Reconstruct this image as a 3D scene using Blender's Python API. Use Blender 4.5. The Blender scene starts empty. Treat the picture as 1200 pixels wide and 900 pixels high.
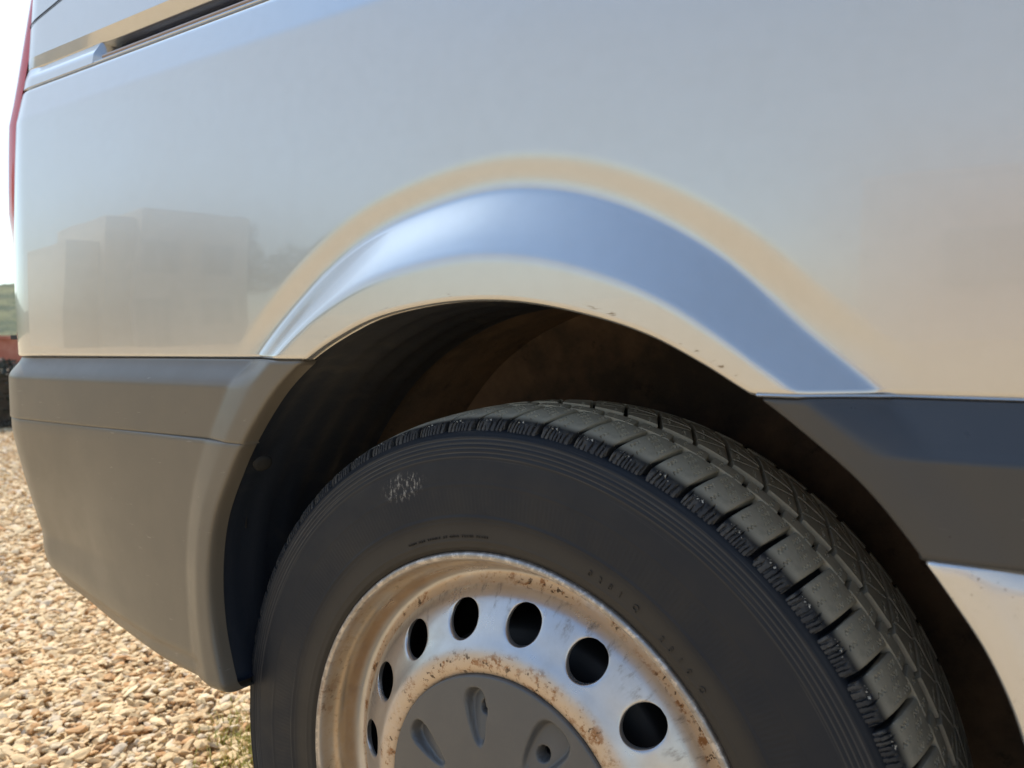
import bpy, math, random
import numpy as np
from mathutils import Vector, Matrix

random.seed(4)
rng = np.random.default_rng(11)
scene = bpy.context.scene
col = scene.collection
H = 0.331                       # height of the wheel hub above the gravel

# ------------------------------------------------------------------ camera
cam_d = bpy.data.cameras.new('camera')
cam = bpy.data.objects.new('camera', cam_d)
col.objects.link(cam)
scene.camera = cam
cam_d.sensor_width = 36.0
cam_d.lens = 36.0 * 941.0 / 1200.0
cam_d.clip_start = 0.02
cam_d.clip_end = 3000.0
cam_d.dof.use_dof = True
cam_d.dof.focus_distance = 0.72
cam_d.dof.aperture_fstop = 9.0
yaw, pit, rol = 0.5998, -0.0502, -0.0051
fw = Vector((-math.sin(yaw) * math.cos(pit), math.cos(yaw) * math.cos(pit), math.sin(pit)))
rt = fw.cross(Vector((0, 0, 1))).normalized()
up = rt.cross(fw)
c_, s_ = math.cos(rol), math.sin(rol)
rt2 = rt * c_ + up * s_
up2 = up * c_ - rt * s_
M = Matrix((rt2, up2, -fw)).transposed().to_4x4()
M.translation = Vector((0.3773, -0.5341, 0.3923 + H))
cam.matrix_world = M

# ------------------------------------------------------------------ sky and sun
SUN_AZ, SUN_EL = math.radians(-72.0), math.radians(47.0)      # azimuth from +Y towards +X
world = bpy.data.worlds.new("World")
scene.world = world
world.use_nodes = True
wn, wl = world.node_tree.nodes, world.node_tree.links
sky = wn.new('ShaderNodeTexSky')
sky.sky_type = 'NISHITA'
sky.sun_disc = False
sky.sun_elevation = SUN_EL
sky.sun_rotation = SUN_AZ
sky.air_density = 1.0
sky.dust_density = 1.0
sky.ozone_density = 1.4
bg = wn['Background']
bg.inputs[1].default_value = 0.15
tc = wn.new('ShaderNodeTexCoord')
mp = wn.new('ShaderNodeMapping')
mp.inputs['Scale'].default_value = (1.3, 1.3, 5.0)
wl.new(tc.outputs['Generated'], mp.inputs[0])
nz = wn.new('ShaderNodeTexNoise')
nz.inputs['Scale'].default_value = 2.2
nz.inputs['Detail'].default_value = 7
nz.inputs['Roughness'].default_value = 0.58
wl.new(mp.outputs[0], nz.inputs['Vector'])
cr = wn.new('ShaderNodeValToRGB')
cr.color_ramp.elements[0].position = 0.50
cr.color_ramp.elements[1].position = 0.72
wl.new(nz.outputs[0], cr.inputs[0])
# thin clouds thicken towards the horizon
sx = wn.new('ShaderNodeSeparateXYZ')
wl.new(tc.outputs['Generated'], sx.inputs[0])
mr = wn.new('ShaderNodeMapRange')
mr.inputs[1].default_value = 0.0
mr.inputs[2].default_value = 0.62
mr.inputs[3].default_value = 0.95
mr.inputs[4].default_value = 0.12
wl.new(sx.outputs[2], mr.inputs[0])
hz = wn.new('ShaderNodeMapRange')
hz.interpolation_type = 'SMOOTHSTEP'
hz.inputs[1].default_value = 0.38
hz.inputs[2].default_value = 0.68
hz.inputs[3].default_value = 0.62
hz.inputs[4].default_value = 0.0
wl.new(sx.outputs[2], hz.inputs[0])
mm = wn.new('ShaderNodeMath'); mm.operation = 'MULTIPLY'
wl.new(cr.outputs[0], mm.inputs[0]); wl.new(mr.outputs[0], mm.inputs[1])
mx = wn.new('ShaderNodeMath'); mx.operation = 'MAXIMUM'; hz.inputs[4].default_value = 0.12
wl.new(mm.outputs[0], mx.inputs[0]); wl.new(hz.outputs[0], mx.inputs[1])
cmix = wn.new('ShaderNodeMix'); cmix.data_type = 'RGBA'
cmix.inputs[7].default_value = (3.2, 3.1, 2.76, 1)
wl.new(mx.outputs[0], cmix.inputs[0])
wl.new(sky.outputs[0], cmix.inputs[6])
tint = wn.new('ShaderNodeMix'); tint.data_type = 'RGBA'; tint.blend_type = 'MULTIPLY'
tint.inputs[0].default_value = 1.0
tint.inputs[7].default_value = (0.88, 1.10, 1.20, 1)
wl.new(sky.outputs[0], tint.inputs[6]); wl.new(tint.outputs[2], cmix.inputs[6])
wl.new(cmix.outputs[2], bg.inputs[0])

sun_d = bpy.data.lights.new('sun', 'SUN')
sun_d.energy = 2.9
sun_d.angle = math.radians(0.5)
sun_d.color = (1.0, 0.87, 0.68)
sun = bpy.data.objects.new('sun', sun_d)
col.objects.link(sun)
sv = Vector((math.sin(SUN_AZ) * math.cos(SUN_EL), math.cos(SUN_AZ) * math.cos(SUN_EL), math.sin(SUN_EL)))
sun.rotation_euler = (-sv).to_track_quat('-Z', 'Y').to_euler()
sun.location = (-6, 3, 9)

scene.view_settings.view_transform = 'Standard'
scene.view_settings.look = 'None'
scene.view_settings.exposure = 0.85
scene.view_settings.gamma = 1.0
scene.cycles.max_bounces = 8
scene.cycles.glossy_bounces = 5

# ------------------------------------------------------------------ material helpers
class Mat:
    def __init__(self, name, base=(.5, .5, .5), rough=.5, metal=0., coat=0., coat_rough=.03, spec=.5):
        self.m = bpy.data.materials.new(name)
        self.m.use_nodes = True
        self.t = self.m.node_tree
        self.b = self.t.nodes['Principled BSDF']
        self.base = base
        self.set('Base Color', (*base, 1)); self.set('Roughness', rough); self.set('Metallic', metal)
        self.set('Coat Weight', coat); self.set('Coat Roughness', coat_rough); self.set('Specular IOR Level', spec)
    def set(self, k, v): self.b.inputs[k].default_value = v
    def n(self, typ, **kw):
        x = self.t.nodes.new(typ)
        for k, v in kw.items(): setattr(x, k, v)
        return x
    def l(self, a, b): self.t.links.new(a, b)
    def obj(self):
        if not hasattr(self, '_o'): self._o = self.n('ShaderNodeTexCoord').outputs['Object']
        return self._o
    def math(self, op, a, b=None, clamp=False):
        x = self.n('ShaderNodeMath', operation=op); x.use_clamp = clamp
        for i, v in enumerate((a, b)):
            if v is None: continue
            if hasattr(v, 'is_output'): self.l(v, x.inputs[i])
            else: x.inputs[i].default_value = v
        return x.outputs[0]
    def noise(self, scale, detail=4, rough=.55, vec=None, dist=0.):
        x = self.n('ShaderNodeTexNoise')
        x.inputs['Scale'].default_value = scale; x.inputs['Detail'].default_value = detail
        x.inputs['Roughness'].default_value = rough; x.inputs['Distortion'].default_value = dist
        self.l(vec or self.obj(), x.inputs['Vector'])
        return x.outputs[0]
    def step(self, v, lo, hi, a=0., b=1.):
        x = self.n('ShaderNodeMapRange'); x.interpolation_type = 'SMOOTHSTEP'
        self.l(v, x.inputs[0])
        for i, q in enumerate((lo, hi, a, b)): x.inputs[i + 1].default_value = q
        return x.outputs[0]
    def mix(self, fac, a, b):
        x = self.n('ShaderNodeMix', data_type='RGBA')
        if hasattr(fac, 'is_output'): self.l(fac, x.inputs[0])
        else: x.inputs[0].default_value = fac
        for i, v in ((6, a), (7, b)):
            if hasattr(v, 'is_output'): self.l(v, x.inputs[i])
            else: x.inputs[i].default_value = (*v, 1)
        return x.outputs[2]
    def vec(self, scale=(1, 1, 1), rot=(0, 0, 0)):
        x = self.n('ShaderNodeMapping')
        x.inputs['Scale'].default_value = scale; x.inputs['Rotation'].default_value = rot
        self.l(self.obj(), x.inputs[0]); return x.outputs[0]
    def bump(self, h, strength=.3, dist=.001, coat=False):
        x = self.n('ShaderNodeBump')
        x.inputs['Strength'].default_value = strength; x.inputs['Distance'].default_value = dist
        self.l(h, x.inputs['Height'])
        self.l(x.outputs[0], self.b.inputs['Normal'])
        if coat: self.l(x.outputs[0], self.b.inputs['Coat Normal'])
    def color(self, c): self.l(c, self.b.inputs['Base Color'])
    def rough(self, c): self.l(c, self.b.inputs['Roughness'])
    def polar(self):
        """radius from the wheel axis and angle, in the object's own coordinates"""
        s = self.n('ShaderNodeSeparateXYZ'); self.l(self.obj(), s.inputs[0])
        r = self.math('SQRT', self.math('ADD', self.math('MULTIPLY', s.outputs[0], s.outputs[0]),
                                        self.math('MULTIPLY', s.outputs[2], s.outputs[2])))
        a = self.math('ARCTAN2', s.outputs[2], s.outputs[0])
        return r, a, s.outputs

# --- silver van paint
def make_paint(name, dirty=1.0):
    p = Mat(name, (.50, .505, .51), .24, .80, 1.0, .02)
    dust = p.noise(9, 5, .6)
    c = p.mix(p.step(dust, .40, .75, 0, .10), (.525, .52, .508), (.48, .45, .40))
    sp = p.noise(300, 1, .4)                      # small dark dirt specks
    patch = p.noise(14, 2)
    m = p.math('MULTIPLY', p.step(sp, .80, .83), p.step(patch, .56, .66))
    c = p.mix(p.math('MULTIPLY', m, .75 * dirty), c, (.06, .05, .04))
    ed = p.n('ShaderNodeAttribute', attribute_name='lip_distance')
    ch = p.noise(1, 3, .6, p.vec((90, 120, 420)))
    cm = p.math('MULTIPLY', p.math('MULTIPLY', p.step(ch, .575, .60), p.step(patch, .42, .50)), p.math('MULTIPLY', p.step(ed.outputs['Fac'], .0046, .0036), p.step(ed.outputs['Fac'], .0010, .0026)))
    c = p.mix(p.math('MULTIPLY', cm, .85), c, (.13, .085, .05))
    hs = p.noise(1, 2, .5, p.vec((900, 900, 60), (0, .8, 0)))
    hm = p.math('MULTIPLY', p.step(hs, .74, .78), p.step(p.noise(6, 2), .58, .64))
    c = p.mix(p.math('MULTIPLY', hm, .35), c, (.2, .18, .16))
    film = p.noise(75, 6, .7)
    c = p.mix(p.step(film, .35, .75, 0, .12), c, (.40, .38, .34))
    p.bump(p.noise(3.2, 2, .4), 1.0, .0011, True)
    p.color(c)
    p.rough(p.step(p.noise(4, 3, .5), .3, .7, .22, .27))
    return p
paint = make_paint('silver_paint')
# sill: road splash towards the top edge
sill_paint = Mat('silver_paint_splashed', (.5, .5, .5), .26, .72, 1.0, .03)
sp = sill_paint.noise(330, 2, .5); pt = sill_paint.noise(22, 3)
m_ = sill_paint.math('MULTIPLY', sill_paint.step(sp, .66, .70), sill_paint.step(pt, .42, .6))
sill_paint.color(sill_paint.mix(sill_paint.math('MULTIPLY', m_, .8), (.53, .53, .53), (.09, .07, .055)))

# --- grained grey plastic of bumper and rubbing strips
def make_plastic(name, basec, rough=.42):
    p = Mat(name, basec, rough, 0, .0)
    d = p.noise(5, 6, .6)
    b = tuple(min(1, x * 1.35 + .012 * k) for x, k in zip(basec, (3, 2, 1)))
    c = p.mix(p.step(d, .4, .7, 0, .22), basec, b)
    sp = p.noise(160, 2, .5)
    c = p.mix(p.step(sp, .76, .79, 0, .7), c, (.03, .028, .025))
    sc = p.noise(1.0, 3, .5, p.vec((40, 40, 300), (0, .5, 0)))
    c = p.mix(p.step(sc, .70, .76, 0, .30), c, (.34, .31, .27))
    p.color(c)
    p.rough(p.step(p.noise(22, 5, .6), .3, .7, rough - .03, rough + .04))
    p.bump(p.noise(1500, 2, .6), .10, .0003)
    return p
bump_pl = make_plastic('bumper_plastic', (.108, .093, .072), .34)
strip_pl = make_plastic('strip_plastic', (.038, .039, .041), .30)

liner_m = Mat('liner_plastic', (.016, .018, .022), .55)
lv = liner_m.noise(1.0, 5, .6, liner_m.vec((60, 8, 5)))
liner_m.color(liner_m.mix(liner_m.step(lv, .52, .74, 0, .55), (.008, .012, .021), (.045, .042, .040)))
liner_m.bump(liner_m.noise(60, 5, .6), .35, .002)

rust_wall = Mat('dusty_wheelhouse', (.10, .06, .035), .85)
rw = rust_wall.noise(7, 7, .65); rw2 = rust_wall.noise(38, 5, .7)
cc = rust_wall.mix(rust_wall.step(rw, .35, .68), (.045, .036, .030), (.18, .115, .07))
cc = rust_wall.mix(rust_wall.step(rw2, .58, .72, 0, .6), cc, (.02, .016, .014))
rust_wall.color(cc); rust_wall.bump(rw2, .5, .003)

under_m = Mat('underbody_black', (.02, .02, .02), .8, spec=.1)

# --- rubber
def make_rubber(name, tread=False):
    p = Mat(name, (.02, .02, .021), .62, spec=.38)
    r, a, xyz = p.polar()
    n1 = p.noise(16, 6, .65); n2 = p.noise(90, 5, .7)
    if tread:
        top = p.step(r, .3300, .3335)
        c = p.mix(p.math('MULTIPLY', top, p.step(n1, .25, .6, .65, 1)), (.020, .022, .026), (.50, .465, .37))
        c = p.mix(p.step(n2, .45, .75, 0, .35), c, (.20, .185, .15))
        # scuffed crumbs of pale dirt clinging to the shoulder
        sh = p.math('MULTIPLY', p.step(r, .324, .329), p.step(r, .3345, .332))
        cr_ = p.noise(260, 4, .7)
        c = p.mix(p.math('MULTIPLY', sh, p.step(cr_, .63, .68, 0, .85)), c, (.85, .80, .68))
        p.bump(n2, .35, .0015)
    else:
        c = p.mix(p.step(n1, .35, .7, 0, .5), (.006, .009, .015), (.012, .0145, .020))
        bead = p.step(r, .254, .236)
        c = p.mix(p.math('MULTIPLY', bead, p.step(n1, .2, .7, .45, .95)), c, (.034, .029, .023))
        # fine radial ribbing of the sidewall
        zone = p.math('MULTIPLY', p.step(r, .252, .255), p.step(r, .276, .272))
        rib = p.math('SINE', p.math('MULTIPLY', a, 420.0))
        h = p.math('MULTIPLY', p.math('MULTIPLY', rib, zone), .2)
        h = p.math('ADD', h, p.math('MULTIPLY', n2, .7))
        p.bump(h, .45, .0006)
        # thin circular scuffs
        sw = p.n('ShaderNodeCombineXYZ'); p.l(p.math('MULTIPLY', r, 900.), sw.inputs[0]); p.l(p.math('MULTIPLY', a, 2.2), sw.inputs[1])
        st = p.noise(1, 4, .6, sw.outputs[0])
        outer = p.step(r, .290, .308)
        c = p.mix(p.math('MULTIPLY', outer, p.step(st, .58, .70, 0, .33)), c, (.17, .165, .15))
        ringz = p.math('MULTIPLY', p.step(r, .2985, .3015), p.step(r, .3185, .3170))  # moulded rings brightened in the colour, as paler stripes
        rw_ = p.math('SINE', p.math('MULTIPLY', r, 2 * math.pi / .00365))
        c = p.mix(p.math('MULTIPLY', ringz, p.math('MULTIPLY', p.step(rw_, .35, .8), p.step(n1, .3, .6, .08, .38))), c, (.085, .085, .085))
        # chalky scrape marks on the upper sidewall
        gx = p.math('SUBTRACT', a, 1.915); gy = p.math('SUBTRACT', r, .284)
        d2 = p.math('ADD', p.math('MULTIPLY', p.math('MULTIPLY', gx, gx), 90.), p.math('MULTIPLY', p.math('MULTIPLY', gy, gy), 5200.))
        sc = p.noise(1, 5, .75, p.vec((330, 330, 120)))
        mk = p.math('MULTIPLY', p.step(d2, 1.0, .0), p.step(sc, .50, .64))
        c = p.mix(p.math('MULTIPLY', mk, .8), c, (.33, .32, .30))
    p.color(c)
    p.rough(p.step(n1, .3, .7, .52, .72))
    return p
rubber = make_rubber('sidewall_rubber')
tread_m = make_rubber('tread_rubber', True)

# --- rim
rim_m = Mat('silver_rim_paint', (.55, .56, .58), .30, .75, .25, .2)
p = rim_m
r, a, xyz = p.polar()
n1 = p.noise(26, 7, .7); n2 = p.noise(120, 5, .7); n3 = p.noise(9, 3)
base = p.mix(p.step(n1, .35, .75, 0, .45), (.50, .50, .505), (.37, .36, .35))
def band(lo0, lo1, hi1, hi0): return p.math('MULTIPLY', p.step(r, lo0, lo1), p.step(r, hi0, hi1))
crest = band(.113, .118, .130, .141)
inner = band(.1835, .1865, .193, .196)
lip = p.step(r, .2045, .2085)
warm = p.math('MAXIMUM', crest, p.math('MAXIMUM', inner, p.math('MULTIPLY', lip, .40)))
stain = p.math('MULTIPLY', warm, p.step(n1, .22, .55, .45, 1.0))
c = p.mix(p.math('MULTIPLY', stain, .88), base, (.56, .41, .26))
lip_tan = p.math('MULTIPLY', p.step(r, .1985, .2030), p.step(r, .2150, .2120))  # rust stain plus the tan of reflected ground, both put into the colour
c = p.mix(p.math('MULTIPLY', lip_tan, p.step(n1, .25, .6, .5, .95)), c, (.47, .345, .22))
nb = p.noise(60, 6, .75)
orange = p.math('MULTIPLY', warm, p.math('MAXIMUM', p.step(n2, .53, .62), p.step(nb, .53, .64)))
c = p.mix(p.math('MULTIPLY', orange, p.step(n1, .40, .56, .1, .95)), c, (.25, .105, .028))
dark = p.math('MULTIPLY', warm, p.step(p.noise(170, 4, .6), .585, .63))
c = p.mix(p.math('MULTIPLY', dark, p.step(n1, .44, .56, .15, .95)), c, (.07, .038, .018))
# grime streaks dragged outwards from the holes
sw = p.n('ShaderNodeCombineXYZ'); p.l(p.math('MULTIPLY', a, 17.), sw.inputs[0]); p.l(p.math('MULTIPLY', r, 45.), sw.inputs[1])
st = p.noise(1, 5, .7, sw.outputs[0])
grime = p.math('MULTIPLY', band(.158, .174, .184, .187), p.step(st, .50, .72))
c = p.mix(p.math('MULTIPLY', grime, .8), c, (.10, .078, .06))
chip = p.math('MULTIPLY', p.step(r, .2145, .2165), p.step(n2, .42, .5))
c = p.mix(p.math('MULTIPLY', chip, .65), c, (.20, .19, .18))
p.color(c)
p.l(p.math('SUBTRACT', .84, p.math('MULTIPLY', p.math('MAXIMUM', stain, grime), .52), True), p.b.inputs['Metallic'])
p.rough(p.math('ADD', p.step(n1, .3, .7, .26, .36), p.math('MULTIPLY', stain, .28)))
p.bump(n2, .22, .0006)

cap_m = Mat('hub_cap_plastic', (.1, .1, .1), .36)
cn = cap_m.noise(40, 5, .6)
cap_m.color(cap_m.mix(cap_m.step(cn, .4, .75, 0, .5), (.082, .081, .080), (.115, .106, .094)))
cap_m.rough(cap_m.step(cn, .3, .7, .30, .45))
dark_m = Mat('dark_steel', (.012, .013, .016), .6)
black_m = Mat('black_gap', (.008, .008, .009), .7)
slot_m = Mat('slot_sky_tint', (.018, .028, .065), .3, 0, .5)  # navy base colour stands in for sky reflected in the painted slot
rail_m = Mat('rail_steel', (.34, .27, .24), .4, .5)
lens_m = Mat('red_lens', (.62, .05, .07), .12, 0, 1.0, .02)
lens_m.set('Transmission Weight', .25)
clear_m = Mat('hinge_paint', (.62, .61, .58), .35, .2, .4)

# ------------------------------------------------------------------ mesh helpers
def link(name, me, parent=None, loc=None):
    o = bpy.data.objects.new(name, me)
    col.objects.link(o)
    if parent is not None: o.parent = parent
    if loc is not None: o.location = loc
    return o
def mesh(name, V, F, mat, smooth=True):
    me = bpy.data.meshes.new(name)
    me.from_pydata([tuple(v) for v in V], [], [tuple(f) for f in F])
    me.materials.append(mat.m if isinstance(mat, Mat) else mat)
    if smooth: me.polygons.foreach_set('use_smooth', [True] * len(me.polygons))
    me.update()
    return me
def grid_faces(nu, nv, closed=False, flip=False, off=0):
    F = []
    for i in range(nu if closed else nu - 1):
        i2 = (i + 1) % nu
        for j in range(nv - 1):
            q = (off + i * nv + j, off + i2 * nv + j, off + i2 * nv + j + 1, off + i * nv + j + 1)
            F.append(q[::-1] if flip else q)
    return F
def surf(name, P, mat, parent=None, closed=False, flip=False, smooth=True, loc=None):
    nu, nv = P.shape[:2]
    return link(name, mesh(name, P.reshape(-1, 3), grid_faces(nu, nv, closed, flip), mat, smooth), parent, loc)
def tag(o, label, cat=None, group=None, kind=None):
    if label: o['label'] = label
    if cat: o['category'] = cat
    if group: o['group'] = group
    if kind: o['kind'] = kind
    return o
def boxes(L):
    V, F = [], []
    for (x0, x1, y0, y1, z0, z1) in L:
        o = len(V)
        V += [(x, y, z) for x in (x0, x1) for y in (y0, y1) for z in (z0, z1)]
        F += [tuple(o + k for k in f) for f in ((0, 1, 3, 2), (4, 6, 7, 5), (0, 4, 5, 1), (2, 3, 7, 6), (0, 2, 6, 4), (1, 5, 7, 3))]
    return V, F
def smin_step(x, a, b):
    t = np.clip((x - a) / (b - a), 0, 1); return t * t * (3 - 2 * t)
def dense(pts, step=.003):
    """Catmull-Rom through pts, resampled"""
    P = np.array(pts, float); out = []
    Q = np.vstack([2 * P[0] - P[1], P, 2 * P[-1] - P[-2]])
    for i in range(1, len(Q) - 2):
        p0, p1, p2, p3 = Q[i - 1], Q[i], Q[i + 1], Q[i + 2]
        n = max(2, int(np.linalg.norm(p2 - p1) / step))
        t = np.linspace(0, 1, n, endpoint=False)[:, None]
        out.append(.5 * (2 * p1 + (p2 - p0) * t + (2 * p0 - 5 * p1 + 4 * p2 - p3) * t ** 2 + (3 * p1 - p0 - 3 * p2 + p3) * t ** 3))
    out.append(P[-1][None]); return np.vstack(out)

# ------------------------------------------------------------------ the van
van = bpy.data.objects.new('panel_van', None)
col.objects.link(van)
tag(van, 'silver panel van with rusty steel wheel and grey plastic bumper parked on the gravel', 'van')

# wheel-arch lip (A) and outer outline of the flare (B), in x and z from the hub
A = dense([(-.306, .03), (-.319, .065), (-.329, .107), (-.331, .158), (-.321, .212), (-.298, .258), (-.270, .300), (-.227, .347), (-.181, .380),
           (-.136, .402), (-.091, .417), (-.036, .4255), (.014, .4275), (.062, .4235), (.114, .4125), (.155, .399), (.190, .3815),
           (.212, .3685), (.232, .356), (.262, .333), (.288, .3105), (.310, .285), (.334, .252), (.352, .224), (.367, .188),
           (.378, .14), (.383, .08), (.383, .0), (.380, -.06)])
B = dense([(-.366, .0), (-.373, .06), (-.378, .12), (-.376, .18), (-.366, .23), (-.346, .28), (-.318, .33), (-.276, .386), (-.195, .452), (-.116, .493), (-.02, .514), (.052, .512),
           (.123, .491), (.192, .451), (.247, .400), (.292, .362), (.322, .33), (.352, .29), (.378, .25), (.40, .20), (.415, .12), (.42, .05), (.42, -.08)])
def dist_poly(x, z, C):
    x = np.asarray(x); sh = x.shape; X = x.ravel(); Z = np.asarray(z).ravel()
    out = np.empty(X.size)
    a, b = C[:-1], C[1:]; d = b - a; L = (d ** 2).sum(1)
    for i in range(0, X.size, 20000):
        px = X[i:i + 20000, None] - a[None, :, 0]; pz = Z[i:i + 20000, None] - a[None, :, 1]
        t = np.clip((px * d[None, :, 0] + pz * d[None, :, 1]) / L[None], 0, 1)
        ex = px - t * d[None, :, 0]; ez = pz - t * d[None, :, 1]
        out[i:i + 20000] = np.sqrt((ex ** 2 + ez ** 2).min(1))
    return out.reshape(sh)
def inside_B(x, z):
    """True below/inside the flare outline"""
    zb = np.interp(x, B[22:-60, 0], B[22:-60, 1]) if False else None
    ang = np.arctan2(np.asarray(z) - .10, np.asarray(x) - .03)
    angB = np.arctan2(B[:, 1] - .10, B[:, 0] - .03); rB = np.hypot(B[:, 1] - .10, B[:, 0] - .03)
    o = np.argsort(angB)
    return np.hypot(np.asarray(z) - .10, np.asarray(x) - .03) < np.interp(ang, angB[o], rB[o])
# normalised drop profile of the flare
_s = np.linspace(0, 1.6, 1601)
_sl = -.05 * (1 - smin_step(_s, .26, .34)) + smin_step(_s, .28, .44) * (1 - smin_step(_s, .90, 1.0))
_dr = 1 - np.cumsum(_sl) / _sl.sum()
LIP = .0480
def height(x, z, base, groove=0.):
    dA = dist_poly(x, z, A); dB = dist_poly(x, z, B)
    ins = inside_B(x, z)
    sg = np.where(ins, dA / (dA + dB + 1e-9), 1 + dB / .085)
    d = np.interp(sg, _s, _dr, right=0.)
    h = base + (LIP - base) * d
    if groove:
        dd = np.where(ins, -dB, dB)
        fade = smin_step(np.asarray(z), .36, .44)
        # undercut ring: surface turns slightly downwards just above the flare
        h = h - groove * fade * np.exp(-np.clip(dd / .0115, -3, 9) ** 2) * 0 - groove * fade * (1 - smin_step(dd, -.002, .0260)) * smin_step(dd, -.046, -.002)
    return h
XC, RC = -.7460, .11
def plan(u):
    """u along the outside of the body: side (y=0), rounded corner, rear"""
    u = np.asarray(u, float)
    arc = RC * math.pi / 2
    th = np.clip((XC - u) / RC, 0, math.pi / 2)
    x = np.where(u >= XC, u, XC - RC * np.sin(th))
    y = np.where(u >= XC, 0., RC - RC * np.cos(th)) + np.clip(XC - arc - u, 0, None)
    nx = np.where(u >= XC, 0., -np.sin(th)); ny = np.where(u >= XC, -1., -np.cos(th))
    return x, y, nx, ny
def place(U, Z, h):
    x, y, nx, ny = plan(U)
    return np.stack([x + nx * h, y + ny * h, Z + H], -1)
U_END = XC - RC * math.pi / 2 - .85

def base_panel(z):
    z = np.asarray(z)
    return .0215 - .16 * np.clip(.47 - z, 0, None) ** 2 - .10 * np.clip(z - .42, 0, None) ** 2 - .22 * np.clip(z - .688, 0, None) * smin_step(z, .684, .694) * .7

# --- lower side panel (between the rubbing strips and the rail seam), in columns
ZT = .727
us = np.concatenate([np.linspace(U_END, XC - .174, 10, endpoint=False), np.linspace(XC - .174, XC, 30, endpoint=False),
                     np.linspace(XC, -.36, 40, endpoint=False), np.arange(-.36, .42, .0035), np.linspace(.42, 2.4, 60)])
ix = np.argsort(A[:, 0])
top = A[(A[:, 1] > .34)]
zb = np.where(us < -.183, .3815, np.where(us > .2285, .3625, np.interp(us, top[:, 0], top[:, 1])))
zb = np.maximum(zb, np.where(us < 0, .3815, .3625))
tt = np.concatenate([np.linspace(0, .45, 75, endpoint=False), np.linspace(.45, .86, 26, endpoint=False), np.linspace(.86, 1, 14)])
Ug = np.repeat(us[:, None], len(tt), 1)
Zg = zb[:, None] + (ZT - zb[:, None]) * tt[None]
hg = height(Ug, Zg, base_panel(Zg), .0036)
# right part: the bottom edge rolls outwards into a soft ridge
hg = hg - .0
# rolled bottom edge
rolls = []
slope = np.where((us > -.178) & (us < .222), np.gradient(zb, us), 0.)
slope = np.convolve(np.pad(slope, 4, 'edge'), np.ones(9) / 9, 'valid')
slope = np.clip(slope, -1.3, 1.3)
sl_u = slope / np.hypot(slope, 1); sl_z = 1 / np.hypot(slope, 1)
for dz, dy in ((-.0034, -.009), (-.0034, -.0065), (-.0031, -.0045), (-.0024, -.0020), (-.0013, -.0005)):
    rolls.append(place(us + dz * -sl_u, zb + dz * sl_z, hg[:, 0] + dy))
body = np.concatenate([np.stack(rolls, 1), place(Ug, Zg, hg)], 1)
# top edge folds in
te = np.stack([place(us, np.full_like(us, ZT + .0015), hg[:, -1] - .001), place(us, np.full_like(us, ZT + .0015), hg[:, -1] - .014)], 1)
body = np.concatenate([body, te], 1)
lsp = surf('lower_side_panel', body, paint, van, flip=True)
at_ = lsp.data.attributes.new('lip_distance', 'FLOAT', 'POINT')
dl = np.zeros(body.shape[:2]) ; dl[:, 5:5 + len(tt)] = dist_poly(Ug, Zg, A); dl[:, -2:] = 1; dl[(us < -.178) | (us > .225)] = 1
at_.data.foreach_set('value', dl.astype(np.float32).ravel())

# --- patches made in rows (z) from the arch edge outwards
def arch_x(z, side):
    P_ = A[:np.argmax(A[:, 1])] if side < 0 else A[np.argmax(A[:, 1]):]
    o = np.argsort(P_[:, 1]); return np.interp(z, P_[o, 1], P_[o, 0])
def row_patch(name, zs, basef, side, mat, n_in=.0, u_far=2.4, top_roll=.004, bot_roll=.004, gap=.0, zshift=None):
    zs = np.asarray(zs)
    if side < 0:
        t = np.concatenate([np.linspace(0, .32, 34, endpoint=False), np.linspace(.32, 1, 20, endpoint=False)])
        xa = arch_x(zs, -1)
        U = xa[:, None] + (XC - xa[:, None]) * t[None]
        tail = np.concatenate([np.linspace(XC, XC - .174, 30), np.linspace(XC - .19, U_END, 8)])
        U = np.concatenate([U, np.repeat(tail[None], len(zs), 0)], 1)
    else:
        xa = arch_x(zs, 1)
        t = np.concatenate([np.linspace(0, .10, 44, endpoint=False), np.linspace(.10, 1, 40)])
        U = xa[:, None] + (u_far - xa[:, None]) * t[None]
    Z = np.repeat(zs[:, None], U.shape[1], 1)
    if zshift is not None: Zp = Z + zshift(U, Z)
    else: Zp = Z
    h = height(U, Z, basef(Zp, U))
    Pm = place(U, Zp, h)
    # rounded return along the arch
    sgn = -side                                    # arch opening lies towards -side
    ret = []
    for dx, dy in ((.0034, -.018), (.0034, -.009), (.0031, -.0045), (.0024, -.0020), (.0013, -.0005)):
        q = Pm[:, 0].copy(); q[:, 0] += sgn * dx; q[:, 1] -= dy; ret.append(q)
    Pm = np.concatenate([np.stack(ret, 1), Pm], 1)
    # rounded top and bottom returns
    def edge(row, dz, k):
        q = Pm[row].copy(); out = []
        for f, g in ((.35, .15), (.75, .5), (1., 1.2), (1., 5.)):
            w = q.copy(); w[:, 2] += dz * f
            uu = np.concatenate([np.full(5, U[row, 0]), U[row]])
            _, _, nx, ny = plan(uu)
            w[:, 0] -= nx * abs(dz) * g; w[:, 1] -= ny * abs(dz) * g
            out.append(w)
        return out
    rows = [r_[None] for r_ in edge(0, bot_roll * (1 if zs[0] > zs[-1] else -1), 0)][::-1] + [Pm] + [r_[None] for r_ in edge(-1, top_roll * (1 if zs[-1] > zs[0] else -1), 0)]
    Pm = np.concatenate(rows, 0)
    return surf(name, Pm, mat, van, flip=(side > 0))

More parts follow.
